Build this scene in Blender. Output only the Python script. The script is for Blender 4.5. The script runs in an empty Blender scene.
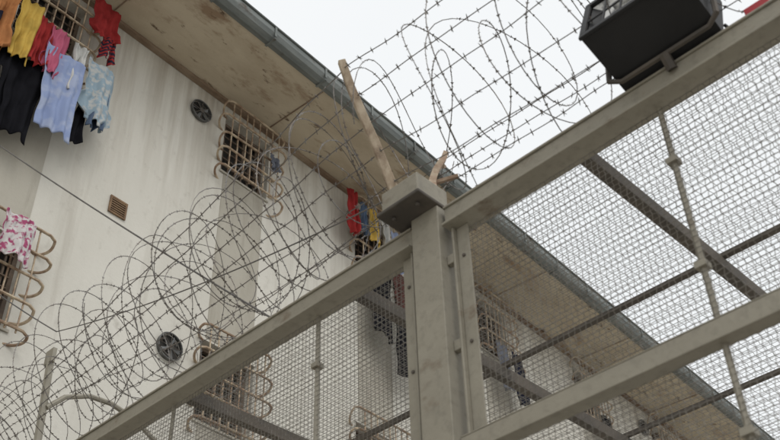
import bpy, math, random
from mathutils import Vector, Matrix
random.seed(7)
S = bpy.context.scene
S.view_settings.view_transform = 'Standard'
S.view_settings.look = 'None'
S.view_settings.exposure = 0

# ------------------------------------------------------------ materials
def mat(name, c1, c2=None, scale=4.0, rough=0.8, metal=0.0, bump=0.0, bscale=30.0, stretch=(1,1,1), lo=0.4, hi=0.6,
        c3=None, s3=8.0, lo3=0.6, hi3=0.7, st3=(1,1,1), c4=None, s4=8.0, lo4=0.6, hi4=0.7, st4=(1,1,1), grime=None):
    m = bpy.data.materials.new(name); m.use_nodes = True
    nt = m.node_tree; N = nt.nodes; L = nt.links
    b = N['Principled BSDF']
    b.inputs['Roughness'].default_value = rough
    b.inputs['Metallic'].default_value = metal
    tc = N.new('ShaderNodeTexCoord')
    def noise(sc, st, det=6):
        mp = N.new('ShaderNodeMapping'); mp.inputs['Scale'].default_value = st
        L.new(tc.outputs['Object'], mp.inputs['Vector'])
        n = N.new('ShaderNodeTexNoise'); n.inputs['Scale'].default_value = sc
        n.inputs['Detail'].default_value = det; n.inputs['Roughness'].default_value = 0.65
        L.new(mp.outputs[0], n.inputs['Vector']); return n
    def ramp(src, lo, hi):
        r = N.new('ShaderNodeMapRange'); r.inputs[1].default_value = lo; r.inputs[2].default_value = hi
        L.new(src, r.inputs[0]); return r.outputs[0]
    if c2 is None: c2 = tuple(v*0.8 for v in c1)
    mx = N.new('ShaderNodeMix'); mx.data_type = 'RGBA'
    mx.inputs[6].default_value = (*c1, 1); mx.inputs[7].default_value = (*c2, 1)
    n = noise(scale, stretch); L.new(ramp(n.outputs['Fac'], lo, hi), mx.inputs[0])
    out = mx.outputs[2]
    for (c,sc,l,h,stt) in ((c3,s3,lo3,hi3,st3),(c4,s4,lo4,hi4,st4)):
        if c is None: continue
        m2 = N.new('ShaderNodeMix'); m2.data_type = 'RGBA'
        m2.inputs[7].default_value = (*c, 1); L.new(out, m2.inputs[6])
        n3 = noise(sc, stt); L.new(ramp(n3.outputs['Fac'], l, h), m2.inputs[0])
        out = m2.outputs[2]
    if grime:   # run-off streaks that start at the wall head: (colour, z_low, z_high)
        gc,zl,zh=grime
        sp=N.new('ShaderNodeSeparateXYZ'); L.new(tc.outputs['Object'],sp.inputs[0])
        g1=ramp(sp.outputs['Z'],zl,zh); g2=ramp(noise(3.2,(2.2,1,0.10)).outputs['Fac'],0.42,0.66)
        mu=N.new('ShaderNodeMath'); mu.operation='MULTIPLY'; L.new(g1,mu.inputs[0]); L.new(g2,mu.inputs[1])
        m2 = N.new('ShaderNodeMix'); m2.data_type = 'RGBA'; m2.inputs[7].default_value=(*gc,1)
        L.new(out,m2.inputs[6]); L.new(mu.outputs[0],m2.inputs[0]); out=m2.outputs[2]
    L.new(out, b.inputs['Base Color'])
    if bump:
        nb = noise(bscale, (1,1,1)); bp = N.new('ShaderNodeBump')
        bp.inputs['Strength'].default_value = bump; bp.inputs['Distance'].default_value = 0.01
        L.new(nb.outputs['Fac'], bp.inputs['Height']); L.new(bp.outputs[0], b.inputs['Normal'])
    return m

M_wall = mat('plaster_white', (0.65,0.63,0.57), (0.56,0.54,0.48), 0.9, 0.92, bump=0.4, bscale=18, stretch=(1,1,0.35), lo=0.35, hi=0.75,
             c3=(0.40,0.37,0.315), s3=2.6, lo3=0.53, hi3=0.88, st3=(1.8,1,0.13),
             c4=(0.45,0.425,0.375), s4=7, lo4=0.57, hi4=0.80, st4=(1,1,0.7), grime=((0.36,0.32,0.26),8.6,11.3))
M_strip = mat('plaster_beige', (0.43,0.405,0.345), (0.36,0.335,0.28), 2.0, 0.92, bump=0.35, bscale=18, stretch=(1,1,0.3),
              c3=(0.29,0.265,0.22), s3=3, lo3=0.54, hi3=0.8, st3=(2,1,0.2))
M_soffit = mat('soffit_paint', (0.55,0.48,0.365), (0.45,0.38,0.28), 1.2, 0.9, bump=0.3, bscale=12, stretch=(0.6,1.5,1),
               c3=(0.29,0.205,0.135), s3=1.5, lo3=0.55, hi3=0.66, st3=(0.7,1.8,1),
               c4=(0.13,0.085,0.055), s4=5.0, lo4=0.61, hi4=0.68, st4=(0.6,1.4,1))
M_trim = mat('soffit_trim', (0.32,0.25,0.18), (0.18,0.12,0.08), 2.0, 0.9, stretch=(0.5,1,1))
M_gutter = mat('gutter_zinc', (0.13,0.145,0.14), (0.20,0.215,0.205), 3.0, 0.6, 0.3, stretch=(0.4,2,2), c3=(0.09,0.075,0.06), s3=3, lo3=0.58,hi3=0.7)
M_tile = mat('roof_tile', (0.30,0.14,0.09), (0.20,0.10,0.07), 5.0, 0.9)
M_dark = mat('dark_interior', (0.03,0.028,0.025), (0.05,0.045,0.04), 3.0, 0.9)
M_lattice = mat('lattice_brown', (0.20,0.15,0.11), (0.12,0.09,0.07), 6.0, 0.8)
M_bar = mat('bar_cream', (0.50,0.41,0.29), (0.24,0.155,0.10), 9.0, 0.7, lo=0.40, hi=0.60)
M_steel = mat('painted_steel', (0.335,0.31,0.25), (0.265,0.243,0.195), 3.0, 0.6, 0.1, bump=0.25, bscale=30, stretch=(1,0.35,1), lo=0.3, hi=0.7,
              c3=(0.16,0.115,0.075), s3=6, lo3=0.60, hi3=0.74, st3=(1,0.6,1), c4=(0.20,0.185,0.15), s4=22, lo4=0.50, hi4=0.85)
M_steeld = mat('steel_dark', (0.085,0.075,0.065), (0.13,0.11,0.09), 4, 0.7, 0.2)
M_mesh = mat('mesh_wire', (0.22,0.205,0.18), (0.15,0.135,0.11), 3, 0.6, 0.3)
M_meshr = mat('roof_mesh_wire', (0.22,0.21,0.19), (0.155,0.14,0.12), 3, 0.6, 0.3)
M_razor = mat('razor_wire', (0.20,0.19,0.18), (0.12,0.10,0.085), 12, 0.5, 0.5)
M_wood = mat('weathered_arm', (0.48,0.40,0.30), (0.36,0.28,0.20), 9, 0.85, stretch=(3,3,0.6), c3=(0.18,0.12,0.08), s3=6, lo3=0.52, hi3=0.66)
M_rusty = mat('rusty_arm', (0.28,0.19,0.13), (0.42,0.34,0.25), 14, 0.85)
M_black = mat('lamp_black', (0.008,0.008,0.009), (0.013,0.013,0.014), 5, 0.6)
M_refl = mat('lamp_reflector', (0.82,0.82,0.80), (0.25,0.25,0.25), 9, 0.35, 0.0, lo=0.52, hi=0.60)
M_red = mat('red_plastic', (0.45,0.02,0.03), (0.35,0.02,0.02), 3, 0.4)
M_cable = mat('cable', (0.10,0.095,0.09), (0.15,0.14,0.13), 5, 0.7)
M_brown = mat('vent_brown', (0.24,0.15,0.08), (0.15,0.09,0.05), 8, 0.8)
M_fan = mat('fan_metal', (0.15,0.15,0.145), (0.08,0.08,0.075), 8, 0.7, 0.2)
M_blade = mat('fan_blade', (0.24,0.25,0.25), (0.15,0.15,0.15), 8, 0.6, 0.2)
M_ground = mat('concrete_ground', (0.42,0.40,0.36), (0.33,0.31,0.28), 0.6, 0.9, bump=0.2)

# ------------------------------------------------------------ mesh builder
class MB:
    def __init__(s): s.v=[]; s.f=[]; s.m=[]; s.mats=[]
    def mi(s, m):
        if m not in s.mats: s.mats.append(m)
        return s.mats.index(m)
    def quad(s, pts, m):
        i=len(s.v); s.v += [tuple(p) for p in pts]; s.f.append(tuple(range(i,i+len(pts)))); s.m.append(s.mi(m))
    def box(s, a, b, m, M=None):
        x0,y0,z0=a; x1,y1,z1=b
        P=[Vector(p) for p in ((x0,y0,z0),(x1,y0,z0),(x1,y1,z0),(x0,y1,z0),(x0,y0,z1),(x1,y0,z1),(x1,y1,z1),(x0,y1,z1))]
        if M is not None: P=[M@p for p in P]
        i=len(s.v); s.v+=[tuple(p) for p in P]; k=s.mi(m)
        for f in ((0,3,2,1),(4,5,6,7),(0,1,5,4),(1,2,6,5),(2,3,7,6),(3,0,4,7)):
            s.f.append(tuple(i+q for q in f)); s.m.append(k)
    def tube(s, path, r, m, n=6, closed=False):
        path=[Vector(p) for p in path]; k=s.mi(m); base=len(s.v); L=len(path)
        prev=None
        for i,p in enumerate(path):
            if closed: t=path[(i+1)%L]-path[i-1]
            else: t=path[min(i+1,L-1)]-path[max(i-1,0)]
            if t.length<1e-9: t=Vector((0,0,1))
            t.normalize()
            if prev is None:
                a=Vector((0,0,1)) if abs(t.z)<0.9 else Vector((1,0,0))
            else: a=prev
            u=(a-t*a.dot(t))
            if u.length<1e-6: u=t.orthogonal()
            u.normalize(); prev=u; w=t.cross(u)
            rr = r[i] if isinstance(r,(list,tuple)) else r
            for j in range(n):
                an=2*math.pi*j/n
                s.v.append(tuple(p+u*math.cos(an)*rr+w*math.sin(an)*rr))
        for i in range(L if closed else L-1):
            i2=(i+1)%L
            for j in range(n):
                j2=(j+1)%n
                s.f.append((base+i*n+j,base+i*n+j2,base+i2*n+j2,base+i2*n+j)); s.m.append(k)
        if not closed:
            s.f.append(tuple(base+j for j in range(n))[::-1]); s.m.append(k)
            s.f.append(tuple(base+(L-1)*n+j for j in range(n))); s.m.append(k)
    def obj(s, name, parent=None, smooth=False, mw=None, bevel=0):
        me=bpy.data.meshes.new(name); me.from_pydata(s.v,[],s.f)
        for m in s.mats: me.materials.append(m)
        me.polygons.foreach_set('material_index', s.m)
        if smooth: me.polygons.foreach_set('use_smooth',[True]*len(s.f))
        me.update()
        o=bpy.data.objects.new(name,me); S.collection.objects.link(o)
        if parent: o.parent=parent
        elif mw is not None: o.matrix_world=mw
        if bevel:
            b=o.modifiers.new('bevel','BEVEL'); b.width=bevel; b.segments=2; b.limit_method='ANGLE'
        return o
def empty(name, mw=None):
    o=bpy.data.objects.new(name,None); S.collection.objects.link(o)
    if mw is not None: o.matrix_world=mw
    return o

# ------------------------------------------------------------ ground
g=MB(); g.quad([(-300,-300,0),(300,-300,0),(300,300,0),(-300,300,0)],M_ground); g.obj('ground')

# ------------------------------------------------------------ building
WY=7.0; WT=10.84; EAVE=5.86
COLS=[-7.7,-5.1,-2.4,0.3,3.1,5.9,8.25,11.0,13.7,16.3,19.0,21.7,24.3,27.0,29.7,32.3]
ROWS=[3.70,6.95,10.20]
HW,HH=0.37,0.46
X0,X1=-11.0,36.0
bld=empty('prison_building')
w=MB()
xs=[X0]; 
for c in COLS: xs+= [c-HW,c+HW]
xs.append(X1)
zs=[0]
for r in ROWS: zs+=[r-HH,r+HH]
zs.append(WT)
for i in range(len(xs)-1):
    for j in range(len(zs)-1):
        a,b,c,d=xs[i],xs[i+1],zs[j],zs[j+1]
        if i%2==1 and j%2==1:
            y1=WY+0.22
            w.quad([(a,WY,c),(a,y1,c),(a,y1,d),(a,WY,d)],M_wall)
            w.quad([(b,WY,c),(b,WY,d),(b,y1,d),(b,y1,c)],M_wall)
            w.quad([(a,WY,d),(a,y1,d),(b,y1,d),(b,WY,d)],M_wall)
            w.quad([(a,WY,c),(b,WY,c),(b,y1,c),(a,y1,c)],M_wall)
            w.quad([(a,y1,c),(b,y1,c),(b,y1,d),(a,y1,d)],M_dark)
        else:
            w.quad([(a,WY,c),(b,WY,c),(b,WY,d),(a,WY,d)],M_wall)
w.quad([(X0,WY,0),(X0,WY,WT),(X0,18,WT),(X0,18,0)],M_wall)
w.quad([(X1,WY,0),(X1,18,0),(X1,18,WT),(X1,WY,WT)],M_wall)
w.quad([(X0,18,0),(X0,18,WT),(X1,18,WT),(X1,18,0)],M_wall)
w.obj('walls',bld)
st=MB()
for c in COLS:
    zz=[0]+[v for r in ROWS for v in (r-HH-0.03,r+HH+0.03)]
    for k in range(0,len(zz),2):
        if k+1<len(zz): st.box((c-0.32,WY-0.006,zz[k]),(c+0.32,WY+0.004,zz[k+1]),M_strip)
st.obj('window_strips',bld)
sf=MB()
sf.box((X0-1.1,EAVE+0.10,WT),(X1+1.1,19,WT+0.16),M_soffit)
sf.box((X0,WY-0.07,WT-0.05),(X1,WY-0.003,WT-0.003),M_trim)
x=X0
while x<X1:
    sf.box((x,EAVE+0.12,WT-0.012),(x+0.012,WY-0.102,WT+0.002),M_trim); x+=2.45
sf.obj('soffit',bld)
gt=MB()
prof=[(EAVE+0.098,WT-0.02),(EAVE+0.098,WT+0.17),(EAVE+0.08,WT+0.19),(EAVE-0.05,WT+0.17),(EAVE-0.06,WT+0.06),(EAVE-0.03,WT-0.0),(EAVE+0.03,WT-0.035)]
for k in range(len(prof)):
    p,q=prof[k],prof[(k+1)%len(prof)]
    gt.quad([(X0-1.1,p[0],p[1]),(X1+1.1,p[0],p[1]),(X1+1.1,q[0],q[1]),(X0-1.1,q[0],q[1])],M_gutter)
gt.tube([(X0-1.1,EAVE-0.06,WT+0.17),(X1+1.1,EAVE-0.06,WT+0.17)],0.014,M_gutter,8)
x=X0
while x<X1:
    gt.box((x,EAVE-0.066,WT-0.045),(x+0.03,EAVE+0.1,WT-0.036),M_gutter)
    gt.box((x,EAVE-0.069,WT-0.0),(x+0.03,EAVE-0.061,WT+0.17),M_gutter); x+=0.85
gt.obj('gutter',bld)
rf=MB()
rf.quad([(X0-1.1,EAVE,WT+0.19),(X1+1.1,EAVE,WT+0.19),(X1-4,12.5,WT+2.6),(X0+4,12.5,WT+2.6)],M_tile)
rf.quad([(X0-1.1,19,WT+0.19),(X0+4,12.5,WT+2.6),(X1-4,12.5,WT+2.6),(X1+1.1,19,WT+0.19)],M_tile)
rf.quad([(X0-1.1,EAVE,WT+0.19),(X0+4,12.5,WT+2.6),(X0-1.1,19,WT+0.19)],M_tile)
rf.quad([(X1+1.1,EAVE,WT+0.19),(X1+1.1,19,WT+0.19),(X1-4,12.5,WT+2.6)],M_tile)
rf.obj('roof',bld)
# barred windows
def hook_bar(mb,c,z,half,sag=0.0):
    j=lambda s: random.uniform(-s,s)
    e=half+j(0.04)
    y=WY-0.17
    zl=z+j(0.02); zr=z+j(0.02); dl=random.uniform(0.07,0.15); dr=random.uniform(0.07,0.15)
    key=[(c-e+0.03,WY+0.01,zl-dl),(c-e-0.05,WY-0.03,zl-dl*0.95),(c-e-0.10,WY-0.09,zl-dl*0.6),(c-e-0.09,y+0.02,zl-0.015),(c-e-0.03,y,zl),
          (c,y-0.005,(zl+zr)/2-sag),(c+e+0.03,y,zr),(c+e+0.09,y+0.02,zr-0.015),(c+e+0.10,WY-0.09,zr-dr*0.6),(c+e+0.05,WY-0.03,zr-dr*0.95),(c+e-0.03,WY+0.01,zr-dr)]
    K=[Vector(p) for p in key]; path=[]
    for i in range(len(K)-1):
        p0=K[max(i-1,0)];p1=K[i];p2=K[i+1];p3=K[min(i+2,len(K)-1)]
        if i in (4,5): path.append(p1); continue
        for s in range(4):
            t=s/4; path.append(0.5*((2*p1)+(p2-p0)*t+(2*p0-5*p1+4*p2-p3)*t*t+(3*p1-p0-3*p2+p3)*t**3) if i not in (3,6) else p1.lerp(p2,t))
    path.append(K[-1])
    mb.tube(path,0.014,M_bar,6)
for ci,c in enumerate(COLS):
    for ri,r in enumerate(ROWS):
        b=MB()
        y=WY+0.12
        b.box((c-HW+0.001,y,r-HH+0.001),(c-HW+0.04,y+0.04,r+HH-0.001),M_lattice)
        b.box((c+HW-0.04,y,r-HH+0.001),(c+HW-0.001,y+0.04,r+HH-0.001),M_lattice)
        b.box((c-HW+0.04,y,r-HH+0.001),(c+HW-0.04,y+0.04,r-HH+0.04),M_lattice)
        b.box((c-HW+0.04,y,r+HH-0.04),(c+HW-0.04,y+0.04,r+HH-0.001),M_lattice)
        for k in range(1,7):
            x=c-HW+k*2*HW/7; b.box((x-0.009,y+0.005,r-HH+0.04),(x+0.009,y+0.03,r+HH-0.04),M_lattice)
        for k in range(1,8):
            z=r-HH+k*2*HH/8; b.box((c-HW+0.04,y-0.012,z-0.007),(c+HW-0.04,y+0.004,z+0.007),M_lattice)
        b.box((c-HW-0.02,WY-0.02,r-HH-0.03),(c+HW+0.02,WY-0.007,r-HH-0.002),M_strip)
        for z in (-0.50,-0.24,0.02,0.28,0.54):
            hook_bar(b,c,r+z-0.02,0.42)
        for k in range(8):
            x=c-0.38+k*0.76/7
            b.tube([(x,WY-0.155,r-0.56),(x+random.uniform(-.012,.012),WY-0.16,r),(x,WY-0.155,r+0.54)],0.009,M_bar,5)
        b.obj('barred_window',bld,smooth=False)
# vents
vb=MB()
for c in (4.29,9.6,14.9,20.2,-1.0):
    for z in (8.36,5.11):
        s=0.085
        vb.box((c-s-0.02,WY-0.02,z-s-0.02),(c+s+0.02,WY-0.004,z-s),M_brown); vb.box((c-s-0.02,WY-0.02,z+s),(c+s+0.02,WY-0.004,z+s+0.02),M_brown)
        vb.box((c-s-0.02,WY-0.02,z-s),(c-s,WY-0.004,z+s),M_brown); vb.box((c+s,WY-0.02,z-s),(c+s+0.02,WY-0.004,z+s),M_brown)
        vb.box((c-s,WY-0.008,z-s),(c+s,WY-0.003,z+s),M_dark)
        for k in range(6):
            zz=z-s+0.012+k*0.028
            vb.box((c-s,WY-0.018,zz),(c+s,WY-0.009,zz+0.013),M_brown)
vb.obj('wall_vents',bld)
# exhaust fans
def fan(c,z):
    e=empty('exhaust_fan',Matrix.Translation((c,WY-0.004,z)))
    R=0.145; n=28
    b=MB()
    ring=[(R*math.cos(2*math.pi*i/n),-0.04,R*math.sin(2*math.pi*i/n)) for i in range(n)]
    b.tube(ring,0.008,M_fan,6,closed=True)
    for i in range(n):
        a=2*math.pi*i/n; d=2*math.pi*(i+1)/n
        b.quad([(R*math.cos(a),-0.04,R*math.sin(a)),(R*math.cos(d),-0.04,R*math.sin(d)),(R*math.cos(d),0,R*math.sin(d)),(R*math.cos(a),0,R*math.sin(a))],M_fan)
    b.quad([(0.14*math.cos(2*math.pi*i/n),-0.002,0.14*math.sin(2*math.pi*i/n)) for i in range(n)],M_dark)
    b.obj('housing',e)
    h=MB()
    hub=[(0.035*math.cos(2*math.pi*i/10),-0.045,0.035*math.sin(2*math.pi*i/10)) for i in range(10)]
    h.quad(hub,M_fan)
    for i in range(10):
        p,q=hub[i],hub[(i+1)%10]; h.quad([p,q,(q[0],-0.01,q[2]),(p[0],-0.01,p[2])],M_fan)
    for k in range(5):
        a=2*math.pi*k/5+0.4+z
        pts=[]
        for (r,da,yy) in ((0.03,-0.35,-0.02),(0.125,-0.22,-0.015),(0.13,0.08,-0.035),(0.03,0.4,-0.04)):
            pts.append((r*math.cos(a+da),yy,r*math.sin(a+da)))
        h.quad(pts,M_fan if k%2 else M_blade)
    h.obj('blades',e)
    g2=MB()
    for k in range(4):
        a=math.pi*k/4
        g2.tube([(-R*math.cos(a),-0.045,-R*math.sin(a)),(R*math.cos(a),-0.045,R*math.sin(a))],0.004,M_steeld,4)
    g2.obj('guard',e)
for c in (5.13,10.3,15.6):
    for z in (10.39,7.10): fan(c,z)

# ------------------------------------------------------------ laundry
def clothmat(name, base, kind='plain', c2=(1,1,1), sc=12):
    m=bpy.data.materials.new(name); m.use_nodes=True; nt=m.node_tree; N=nt.nodes; L=nt.links
    b=N['Principled BSDF']; b.inputs['Roughness'].default_value=1.0; b.inputs['Specular IOR Level'].default_value=0.05
    tc=N.new('ShaderNodeTexCoord'); mx=N.new('ShaderNodeMix'); mx.data_type='RGBA'
    mx.inputs[6].default_value=(*base,1); mx.inputs[7].default_value=(*c2,1)
    r=N.new('ShaderNodeMapRange')
    if kind=='plain':
        t=N.new('ShaderNodeTexNoise'); t.inputs['Scale'].default_value=6; mx.inputs[7].default_value=(*[v*0.7 for v in base],1)
        L.new(tc.outputs['Object'],t.inputs['Vector']); L.new(t.outputs['Fac'],r.inputs[0]); r.inputs[1].default_value=0.4; r.inputs[2].default_value=0.7
    elif kind=='floral':
        t=N.new('ShaderNodeTexNoise'); t.inputs['Scale'].default_value=sc; t.inputs['Detail'].default_value=2
        L.new(tc.outputs['Object'],t.inputs['Vector']); L.new(t.outputs['Fac'],r.inputs[0]); r.inputs[1].default_value=0.48; r.inputs[2].default_value=0.60
    else:
        t=N.new('ShaderNodeTexWave'); t.inputs['Scale'].default_value=sc; t.bands_direction='Z'
        L.new(tc.outputs['Object'],t.inputs['Vector']); L.new(t.outputs['Fac'],r.inputs[0]); r.inputs[1].default_value=0.45; r.inputs[2].default_value=0.55
    L.new(r.outputs[0],mx.inputs[0]); L.new(mx.outputs[2],b.inputs['Base Color'])
    n=N.new('ShaderNodeTexNoise'); n.inputs['Scale'].default_value=9; n.inputs['Detail'].default_value=4
    mp=N.new('ShaderNodeMapping'); mp.inputs['Scale'].default_value=(2.2,1,0.7); L.new(tc.outputs['Object'],mp.inputs[0]); L.new(mp.outputs[0],n.inputs['Vector'])
    bp=N.new('ShaderNodeBump'); bp.inputs['Strength'].default_value=0.6; bp.inputs['Distance'].default_value=0.02
    L.new(n.outputs['Fac'],bp.inputs['Height']); L.new(bp.outputs[0],b.inputs['Normal'])
    return m
def garment(name, x0, x1, ztop, zbot, m, shape='towel', y=6.80, parent=None, seed=0):
    rnd=random.Random(seed+int(x0*100)); W=x1-x0; H=ztop-zbot; cx=(x0+x1)/2
    nu,nv=30,34; b=MB(); k=b.mi(m); ph=rnd.uniform(0,6); ph2=rnd.uniform(0,6); fr=rnd.uniform(3.0,4.6)
    slant=rnd.uniform(-0.08,0.08); gather=rnd.uniform(0.0,0.12)
    def wid(v):
        if shape=='shirt':
            s=0.78
            if v>0.60: s=0.78+0.24*min(1,(v-0.60)/0.06)
            if v>0.86: s=1.02-0.45*min(1,(v-0.86)/0.08)
            return s
        if shape in('trousers','shorts'): return 0.82+0.18*v
        return 1.0-0.06*math.sin(v*3+ph)
    for j in range(nv+1):
        v=j/nv
        for i in range(nu+1):
            u=i/nu*2-1
            wv=wid(v)*(0.94+0.06*math.sin(ph2+v*5))*(1-gather*math.sin(v*math.pi))
            xx=cx+u*W/2*wv+slant*v*W+0.006*math.sin(v*17+ph+u*3)
            hem=0.03*math.sin(u*2.3+ph)+0.012*math.sin(u*8+ph2)
            zz=ztop-v*H*(1+hem)-0.025*abs(math.sin(u*math.pi*1.5+ph))*(1-v)
            yy=y-0.03-(0.012+0.03*v)*math.sin(u*fr+ph+v*0.9)-(0.008+0.012*v)*math.sin(u*11+ph2+v*2.5)-0.006*math.sin(u*5+v*19+ph)-0.03*v
            b.v.append((xx,yy,zz))
    for j in range(nv):
        v=(j+0.5)/nv
        for i in range(nu):
            u=(i+0.5)/nu*2-1
            if shape=='trousers' and v>0.3 and abs(u)<0.06+0.12*(v-0.3): continue
            if shape=='shorts' and v>0.6 and abs(u)<0.10: continue
            a=j*(nu+1)+i; b.f.append((a,a+1,a+nu+2,a+nu+1)); b.m.append(k)
    o=b.obj(name,parent,smooth=True)
    so=o.modifiers.new('thick','SOLIDIFY'); so.thickness=0.004
    return o
C=dict(
 yellow=clothmat('cloth_yellow',(0.56,0.38,0.09)), orange=clothmat('cloth_orange',(0.46,0.20,0.08)),
 pink=clothmat('cloth_pink',(0.44,0.11,0.18)), red=clothmat('cloth_red',(0.32,0.035,0.035)),
 blue=clothmat('cloth_blue',(0.25,0.31,0.49),'floral',(0.33,0.38,0.52),7),
 lblue=clothmat('cloth_print',(0.26,0.34,0.40),'floral',(0.43,0.44,0.43),13),
 black=clothmat('cloth_black',(0.012,0.012,0.015)), navy=clothmat('cloth_navy',(0.02,0.022,0.038)),
 white=clothmat('cloth_white',(0.56,0.56,0.54)), mix=clothmat('cloth_mixed',(0.56,0.54,0.53),'floral',(0.34,0.08,0.16),20),
 grey=clothmat('cloth_grey',(0.15,0.16,0.19)), rb=clothmat('cloth_stripe',(0.32,0.04,0.04),'stripe',(0.03,0.03,0.05),5),
 brown=clothmat('cloth_brown',(0.10,0.045,0.04)), denim=clothmat('cloth_denim',(0.10,0.14,0.21)))
G=[
 ('shirt',2.36,2.68,9.95,9.05,'orange','shirt',6.80),
 ('shirt',2.64,2.90,9.98,9.10,'yellow','towel',6.78),
 ('shirt',2.84,3.06,9.90,9.20,'red','towel',6.80),
 ('shirt',2.98,3.28,9.85,9.15,'pink','shirt',6.77),
 ('towel',3.00,3.44,9.55,8.45,'blue','towel',6.74),
 ('shirt',3.40,3.88,9.75,8.90,'lblue','shirt',6.76),
 ('towel',3.30,3.46,9.85,9.1,'white','towel',6.79),
 ('t_shirt',3.34,3.80,10.72,10.12,'red','shirt',6.80),
 ('shorts',3.56,3.78,10.22,9.85,'rb','shorts',6.79),
 ('trousers',2.50,2.86,9.3,8.20,'black','trousers',6.83),
 ('hanging_shirt',2.72,3.12,9.3,8.25,'black','towel',6.84),
 ('trousers',3.30,3.66,9.3,8.60,'black','trousers',6.82),
 ('trousers',2.2,2.55,9.6,8.3,'navy','trousers',6.80),
 ('hanging_shirt',3.60,3.80,9.6,8.85,'denim','towel',6.79),
 ('towel',6.06,6.24,10.26,9.98,'grey','towel',6.80),
 # third column
 ('shirt',7.46,7.70,10.66,9.88,'red','shirt',6.80),
 ('shirt',7.72,7.88,10.56,10.0,'denim','towel',6.80),
 ('shirt',7.88,8.10,10.56,9.95,'yellow','towel',6.78),
 ('towel',8.12,8.34,10.54,9.95,'white','towel',6.80),
 ('towel',8.36,8.60,10.45,9.8,'blue','towel',6.80),
 ('trousers',7.95,8.35,9.75,8.6,'black','towel',6.80),
 ('trousers',8.30,8.85,9.60,8.15,'black','trousers',6.78),
 ('shirt',8.3,8.54,9.72,9.0,'brown','towel',6.76),
 # lower left window
 ('towel',3.05,3.42,7.46,6.98,'mix','towel',6.78),
 ('shirt',11.0,11.4,9.8,8.9,'navy','shirt',6.80),
 ('towel',10.7,10.95,9.8,9.0,'grey','towel',6.80),
 ('trousers',13.6,13.95,9.8,8.7,'black','trousers',6.80),
]
for i,(n,x0,x1,zt,zb,c,sh,y) in enumerate(G):
    garment('hanging_shirt' if n=='shirt' else n,x0,x1,zt,zb,C[c],sh,y,None,i*13)

# ------------------------------------------------------------ fence frame of reference
FM=Matrix.Translation((3.0,2.22,0))@Matrix.Rotation(-math.atan(0.0725),4,'Z')
Y0,Y1=-4.6,4.62
ZB=4.60; PY=-0.06; PW=0.082
fence=empty('steel_mesh_fence',FM)
fr=MB()
for (a,b2) in ((Y0,PY-PW-0.02),(PY+PW+0.02,Y1)):
    fr.box((-0.05,a,ZB-0.045),(0.03,b2,ZB+0.05),M_steel)
    fr.box((-0.078,a,ZB-0.060),(0.045,b2,ZB-0.046),M_steel)
    fr.box((-0.060,a,ZB+0.0505),(0.045,b2,ZB+0.062),M_steel)
for z in (3.46,2.1,0.9):
    for (a,b2) in ((Y0,PY-PW-0.006),(PY+PW+0.006,Y1)):
        fr.box((-0.04,a,z-0.036),(0.03,b2,z+0.036),M_steel)
        fr.box((-0.041,a,z+0.037),(0.045,b2,z+0.043),M_steel)
fr.obj('rails',fence,bevel=0.004)
po=MB()
for y in (-3.2,PY,3.5):
    po.box((-0.075,y-PW,0),(0.075,y+PW,ZB+0.08),M_steel)
    for s in (-1,1):
        c0=y+s*(PW+0.045)
        po.box((-0.035,c0-0.006,0.1),(0.02,c0+0.006,ZB-0.061),M_steel)
        c1=y+s*(PW+0.085)
        po.box((-0.012,c1-0.034,0.1),(-0.004,c1+0.034,ZB-0.061),M_steel)
        z=0.3
        while z<ZB-0.15:
            po.box((-0.032,min(y+s*(PW+0.001),c0-s*0.007),z),(0.0,max(y+s*(PW+0.001),c0-s*0.007),z+0.05),M_steel)
            po.tube([(-0.02,c1,z+0.02),(-0.0125,c1,z+0.02)],0.010,M_steeld,6)
            z+=0.45
po.obj('posts',fence,bevel=0.005)
hd=MB()
for y in (-3.2,-0.03):
    hd.box((-0.19,y-0.10,ZB+0.105),(0.02,y+0.13,ZB+0.225),M_steel)
    hd.box((-0.21,y-0.12,ZB+0.0805),(0.11,y+0.15,ZB+0.10),M_steeld)
    hd.box((0.03,y-0.07,ZB+0.105),(0.10,y+0.08,ZB+0.19),M_rusty)
    for (xx,yy) in ((-0.15,-0.06),(-0.15,0.09),(-0.03,-0.06),(-0.03,0.09)):
        hd.tube([(xx,y+yy,ZB+0.062),(xx,y+yy,ZB+0.0795)],0.012,M_steeld,6)
hd.obj('post_caps',fence,bevel=0.008)
mu=MB()
for y in (-1.26,-2.0,0.75,1.95,2.6,-3.9):
    rr=0.012 if y!=-1.26 else 0.013
    mu.tube([(0.01,y,0),(0.01,y,ZB-0.06)],rr,M_steel,8)
    for z in (1.2,2.6,3.1,3.75,4.25):
        mu.box((-0.015,y-0.022,z-0.013),(0.032,y+0.022,z+0.013),M_steel)
mu.obj('mullions',fence)

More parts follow.
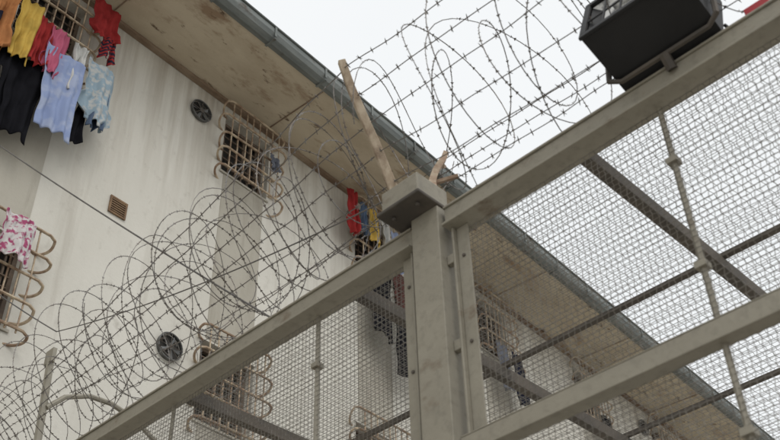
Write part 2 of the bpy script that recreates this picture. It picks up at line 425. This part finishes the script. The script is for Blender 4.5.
# woven mesh
def weave(mb,u0,u1,v0,v1,cell,r,place,m,amp=0.22,oamp=0.004,n=3):
    nu=int((u1-u0)/cell); nv=int((v1-v0)/cell)
    rj=random.Random(int(u0*100+v0*10))
    for j in range(nv+1):
        v=v0+j*cell; dd=rj.uniform(-0.07,0.07)*cell
        path=[]
        for i in range(nu+1):
            s=1 if (i+j)%2 else -1
            path.append(place(u0+i*cell, v+dd+s*cell*amp*0.5, s*oamp+0.006*math.sin(i*cell*2.3+j*0.05)))
        mb.tube(path,r,m,n)
    for i in range(nu+1):
        u=u0+i*cell; path=[]
        for j in range(nv+1):
            s=1 if (i+j)%2 else -1
            path.append(place(u-s*cell*amp*0.5, v0+j*cell, -s*oamp+0.006*math.sin(i*cell*2.3+j*0.05)))
        mb.tube(path,r,m,n)
pm=MB()
for (a,b2) in ((-3.05,PY-PW-0.05),(PY+PW+0.05,3.36),(3.64,Y1-0.02),(Y0+0.02,-3.34)):
    for (z0,z1) in ((3.51,ZB-0.06),(2.16,3.415),(0.96,2.04),(0.1,0.84)):
        weave(pm,a,b2,z0,z1,0.026 if z0>2 else 0.05,0.00155,lambda u,v,o:(0.0+o,u,v),M_mesh,amp=0.38)
pm.obj('wire_mesh',fence,smooth=False)

# cage roof
roof=empty('mesh_cage_roof',FM)
rb=MB()
for y in (-3.62,-2.24,-0.86,0.52,1.90,3.28,4.5):
    rb.box((0.05,y-0.026,ZB-0.04),(6.0,y+0.026,ZB+0.035),M_steeld)
for x in (1.2,2.4,3.6,4.8,6.0):
    rb.box((x-0.016,Y0,ZB+0.036),(x+0.016,Y1,ZB+0.062),M_steeld)
for y in (-3.62,-0.86,1.9,4.5): rb.box((5.96,y-0.04,0),(6.04,y+0.04,ZB-0.041),M_steeld)
rb.obj('roof_beams',roof,bevel=0.003)
rm=MB()
weave(rm,0.06,5.98,Y0,Y1,0.040,0.0015,lambda u,v,o:(u,v,ZB+0.075+o),M_meshr,amp=0.3)
rm.obj('roof_wire_mesh',roof)

# ------------------------------------------------------------ Y brackets
def arm(mb,p,q,w0,w1,m,segs=5,jit=0.006):
    p=Vector(p);q=Vector(q); pts=[]; rad=[]
    for i in range(segs+1):
        t=i/segs; v=p.lerp(q,t)+Vector((random.uniform(-jit,jit),random.uniform(-jit,jit),0)); pts.append(v); rad.append(w0+(w1-w0)*t)
    mb.tube(pts,rad,m,4)
br=empty('barbed_wire_bracket',FM)
b=MB(); arm(b,(-0.13,0.05,4.79),(-0.51,0.05,5.49),0.033,0.027,M_wood); b.obj('outer_arm',br,bevel=0.005)
b=MB(); arm(b,(0.0,-0.02,4.80),(0.22,0.03,5.32),0.030,0.020,M_rusty,8,0.012)
b.tube([(0.10,0.0,5.02),(0.17,-0.09,5.05)],0.014,M_rusty,5); b.tube([(0.18,0.02,5.2),(0.26,0.06,5.27)],[0.018,0.008],M_rusty,5)
b.obj('inner_arm',br)
FY=3.5
br2=empty('barbed_wire_bracket',FM@Matrix.Translation((0,FY,0)))
b=MB(); b.tube([(0,0,4.69),(-0.01,0.02,5.1),(-0.03,0.03,5.56)],0.028,M_steel,8); b.box((-0.05,-0.02,5.51),(-0.02,0.08,5.62),M_steel); b.obj('upright',br2)
b=MB(); b.tube([(0.0,0.0,5.16),(0.12,0,5.29),(0.3,0,5.37),(0.48,0,5.38),(0.70,0,5.33),(0.90,0,5.22)],0.019,M_steel,8); b.obj('curved_arm',br2)
br3=empty('barbed_wire_bracket',FM@Matrix.Translation((0,-3.2,0)))
b=MB(); arm(b,(-0.13,0.07,4.79),(-0.50,0.09,5.46),0.034,0.028,M_steel); arm(b,(0.0,-0.02,4.80),(0.24,0.03,5.36),0.03,0.026,M_steel); b.obj('arms',br3)

# ------------------------------------------------------------ barbed strands
def strand(mb,pts_fn,y0,y1,sag,r=0.0029):
    n=60; path=[]
    for i in range(n+1):
        t=i/n; y=y0+(y1-y0)*t
        x,z=pts_fn(t)
        path.append(Vector((x+0.004*math.sin(y*9+sag*50),y,z-sag*4*t*(1-t)+0.004*math.sin(y*13+sag*90))))
    mb.tube(path,r,M_razor,4)
    L2=abs(y1-y0); k=int(L2/0.085)
    for i in range(k):
        t=(i+random.uniform(0.3,0.7))/k; f=t*n; a=int(f); p=path[a].lerp(path[min(a+1,n)],f-a)
        for s in range(2):
            an=random.uniform(0,math.pi); d=Vector((math.cos(an),random.uniform(-.4,.4),math.sin(an)))*0.018
            mb.tube([p-d,p,p+d],[0.0010,0.0036,0.0010],M_razor,3)
bw=MB()
def A1(t): return (-0.13-0.37*t, 4.79+0.67*t)
def A2(t): return (0.22*t, 4.80+0.5*t)
for k,t in enumerate((0.12,0.34,0.55,0.76,0.97)):
    x,z=A1(t)
    zt=5.05+0.11*k
    strand(bw,lambda s,x=x,z=z,zt=zt:(x+(-0.05-x)*s, z+(zt-z)*s),0.06,FY+0.02,random.uniform(0.0,0.05),0.0034)
    strand(bw,lambda s,x=x,z=z:(x,z),-3.2,0.06,random.uniform(0.02,0.10))
    strand(bw,lambda s,x=x,zt=zt:(-0.05,zt),FY+0.02,4.7,0.02)
for k,t in enumerate((0.2,0.55,0.92)):
    x,z=A2(t)
    strand(bw,lambda s,x=x,z=z,k=k:(x+(0.15+0.25*k-x)*s, z+(5.33-z)*s),0.0,FY,random.uniform(0.0,0.08))
    strand(bw,lambda s,x=x,z=z:(x,z),-3.2,0.0,random.uniform(0.02,0.10))
bw.obj('barbed_wire',mw=FM)

# ------------------------------------------------------------ concertina coils
def coil(mb,y0,y1,cx,cz,R,pitch,direction,seed,squash=1.0):
    rnd=random.Random(seed); turns=(y1-y0)/pitch; n=int(turns*34); path=[]
    nt=int(turns)+3
    rr=[R*rnd.uniform(0.78,1.14) for _ in range(nt)]; ty=[rnd.uniform(-0.18,0.18) for _ in range(nt)]
    tx=[rnd.uniform(-0.07,0.07) for _ in range(nt)]; tz=[rnd.uniform(-0.06,0.06) for _ in range(nt)]
    for i in range(n+1):
        th=i/34*2*math.pi; k=int(i/34); f=i/34-k; f=f*f*(3-2*f)
        le=lambda a:a[k]+(a[k+1]-a[k])*f
        r=le(rr); 
        y=y0+pitch*i/34+ (0.10+le(ty))*math.sin(th+1.0)
        a=direction*th
        path.append(Vector((cx+le(tx)+r*math.cos(a),y,cz+le(tz)+r*squash*math.sin(a))))
    mb.tube(path,0.0026,M_razor,4)
    acc=0
    for i in range(n):
        p,q=path[i],path[i+1]; L2=(q-p).length; acc+=L2
        if acc>0.048:
            acc=0; t=(q-p).normalized(); u=t.orthogonal().normalized()
            u.rotate(Matrix.Rotation(rnd.uniform(0,3.14),3,t)); 
            c=(p+q)/2; h=0.013; l=0.012
            mb.quad([c-t*l*1.5-u*h*0.75, c-t*l*0.4, c+t*l*0.4-0*u, c+t*l*1.5-u*h*0.75, c+t*l*0.7, c+t*l*1.5+u*h*0.75, c, c-t*l*1.5+u*h*0.75],M_razor)
cw=MB()
coil(cw,0.1,4.6,-0.10,5.22,0.40,0.28,1,3)
coil(cw,0.25,4.6,-0.02,5.12,0.30,0.40,-1,5)
coil(cw,1.2,4.6,0.12,5.15,0.42,0.45,1,11)
coil(cw,0.0,2.6,-0.02,5.30,0.42,0.40,-1,17)
coil(cw,-3.4,0.1,-0.12,5.26,0.42,0.33,1,8)
coil(cw,-3.4,0.0,-0.0,5.20,0.34,0.42,-1,9)
coil(cw,-3.4,-0.1,0.06,5.22,0.44,0.55,1,21)
cw.obj('razor_wire_coil',mw=FM)

# ------------------------------------------------------------ cables
def cable(p,q,sag,r=0.007):
    p=Vector(p);q=Vector(q); b=MB(); b.tube([p.lerp(q,i/24)-Vector((0,0,sag*4*(i/24)*(1-i/24))) for i in range(25)],r,M_cable,6); return b.obj('overhead_cable')
cable((2.2,6.99,8.35),(3.07,3.3,4.68),0.05,0.0055)
cable((2.4,6.99,7.05),(3.20,5.7,5.75),0.06,0.005)
cable((3.20,5.7,5.75),(2.9,2.3,4.86),0.08,0.004)

# ------------------------------------------------------------ floodlight
FLM=FM@Matrix.Translation((-0.08,-1.385,4.872))@Matrix.Rotation(math.radians(22),4,'Y')@Matrix.Scale(1.12,4)
fl=empty('floodlight',FLM)
h=MB()
def ring(x,hy,hz,zc=0): return [(x,-hy,zc-hz),(x,hy,zc-hz),(x,hy,zc+hz),(x,-hy,zc+hz)]
R0=ring(-0.16,0.205,0.15); R1=ring(0.11,0.20,0.145); R2=ring(0.16,0.16,0.11)
for a,b2 in ((R0,R1),(R1,R2)):
    for k in range(4):
        h.quad([a[k],a[(k+1)%4],b2[(k+1)%4],b2[k]],M_black)
h.quad(R2,M_black)
h.obj('housing',fl,bevel=0.004)
f=MB()
f.box((-0.175,-0.21,-0.158),(-0.161,0.21,-0.130),M_black); f.box((-0.175,-0.21,0.130),(-0.161,0.21,0.158),M_black)
f.box((-0.175,-0.21,-0.130),(-0.161,-0.185,0.130),M_black); f.box((-0.175,0.185,-0.130),(-0.161,0.21,0.130),M_black)
for k in range(1,5): f.box((-0.172,-0.185+k*0.074-0.004,-0.130),(-0.163,-0.185+k*0.074+0.004,0.130),M_black)
f.box((-0.171,-0.185,-0.03),(-0.164,0.185,-0.018),M_black)
f.obj('front_frame',fl,bevel=0.003)
r=MB()
I0=ring(-0.158,0.185,0.130); I1=ring(-0.135,0.15,0.10)
for k in range(4): r.quad([I0[k],I0[(k+1)%4],I1[(k+1)%4],I1[k]],M_refl if k==2 else M_black)
r.quad(I1,M_refl); r.tube([(-0.145,-0.09,0.03),(-0.145,0.09,0.03)],0.014,M_refl,8)
r.obj('reflector',fl)
y=MB()
y.tube([(0.0,-0.205,0.0),(0.0,-0.222,0.0),(0.03,-0.222,-0.15),(0.05,-0.18,-0.165),(0.05,0.18,-0.165),(0.03,0.222,-0.15),(0.0,0.222,0.0),(0.0,0.205,0.0)],0.011,M_steeld,6)
y.tube([(0.05,0,-0.165),(0.10,0,-0.20)],0.02,M_steeld,6)
y.obj('yoke',fl)
jb=MB(); jb.box((0.0,-1.80,ZB+0.065),(0.10,-1.70,ZB+0.16),M_red); jb.box((0.02,-1.78,ZB+0.161),(0.08,-1.72,ZB+0.18),M_red)
jb.tube([(0.05,-1.7,ZB+0.12),(0.06,-1.64,ZB+0.10),(0.05,-1.6,ZB+0.2)],0.008,M_black,6)
jb.obj('junction_box',mw=FM,bevel=0.006)

# ------------------------------------------------------------ camera
Ax=Vector((1110,821,1023)).normalized(); U=Vector((-40,-1220,1023)); U=(U-Ax*U.dot(Ax)).normalized(); Bx=U.cross(Ax)
right=Vector((Ax.x,Bx.x,U.x)); down=Vector((Ax.y,Bx.y,U.y)); fwd=Vector((Ax.z,Bx.z,U.z))
cm=bpy.data.cameras.new('camera'); cam=bpy.data.objects.new('camera',cm); S.collection.objects.link(cam)
Mx=Matrix.Identity(4)
for i in range(3):
    Mx[i][0]=right[i]; Mx[i][1]=-down[i]; Mx[i][2]=-fwd[i]
Mx.translation=Vector((0,0,1.6))
cam.matrix_world=Mx
cm.sensor_width=36; cm.lens=1023/780*36; cm.clip_end=2000; cm.clip_start=0.05
cm.dof.use_dof=True; cm.dof.focus_distance=8.0; cm.dof.aperture_fstop=3.6
S.camera=cam

# ------------------------------------------------------------ light
az=math.radians(205); el=math.radians(48)
dirv=Vector((math.sin(az)*math.cos(el),math.cos(az)*math.cos(el),math.sin(el)))
sl=bpy.data.lights.new('sun','SUN'); sl.energy=0.95; sl.angle=math.radians(35); sl.color=(1,0.965,0.91)
so=bpy.data.objects.new('sun',sl); S.collection.objects.link(so)
so.rotation_mode='QUATERNION'; so.rotation_quaternion=dirv.to_track_quat('Z','Y')
W=bpy.data.worlds.new('World'); S.world=W; W.use_nodes=True
nt=W.node_tree; N=nt.nodes; Lk=nt.links
bg=N['Background']; bg.inputs['Strength'].default_value=0.12
sky=N.new('ShaderNodeTexSky'); sky.sky_type='NISHITA'; sky.sun_disc=False; sky.sun_elevation=el; sky.sun_rotation=az; sky.dust_density=4
hs=N.new('ShaderNodeHueSaturation'); hs.inputs['Saturation'].default_value=0.35
Lk.new(sky.outputs[0],hs.inputs['Color'])
tc=N.new('ShaderNodeTexCoord'); no=N.new('ShaderNodeTexNoise'); no.inputs['Scale'].default_value=1.6; no.inputs['Detail'].default_value=5
Lk.new(tc.outputs['Generated'],no.inputs['Vector'])
cr=N.new('ShaderNodeMix'); cr.data_type='RGBA'
cr.inputs[6].default_value=(7.9,8.15,8.3,1); cr.inputs[7].default_value=(8.9,9.0,9.05,1)
Lk.new(no.outputs['Fac'],cr.inputs[0])
mx=N.new('ShaderNodeMix'); mx.data_type='RGBA'; mx.inputs[0].default_value=0.9
Lk.new(hs.outputs[0],mx.inputs[6]); Lk.new(cr.outputs[2],mx.inputs[7]); Lk.new(mx.outputs[2],bg.inputs['Color'])
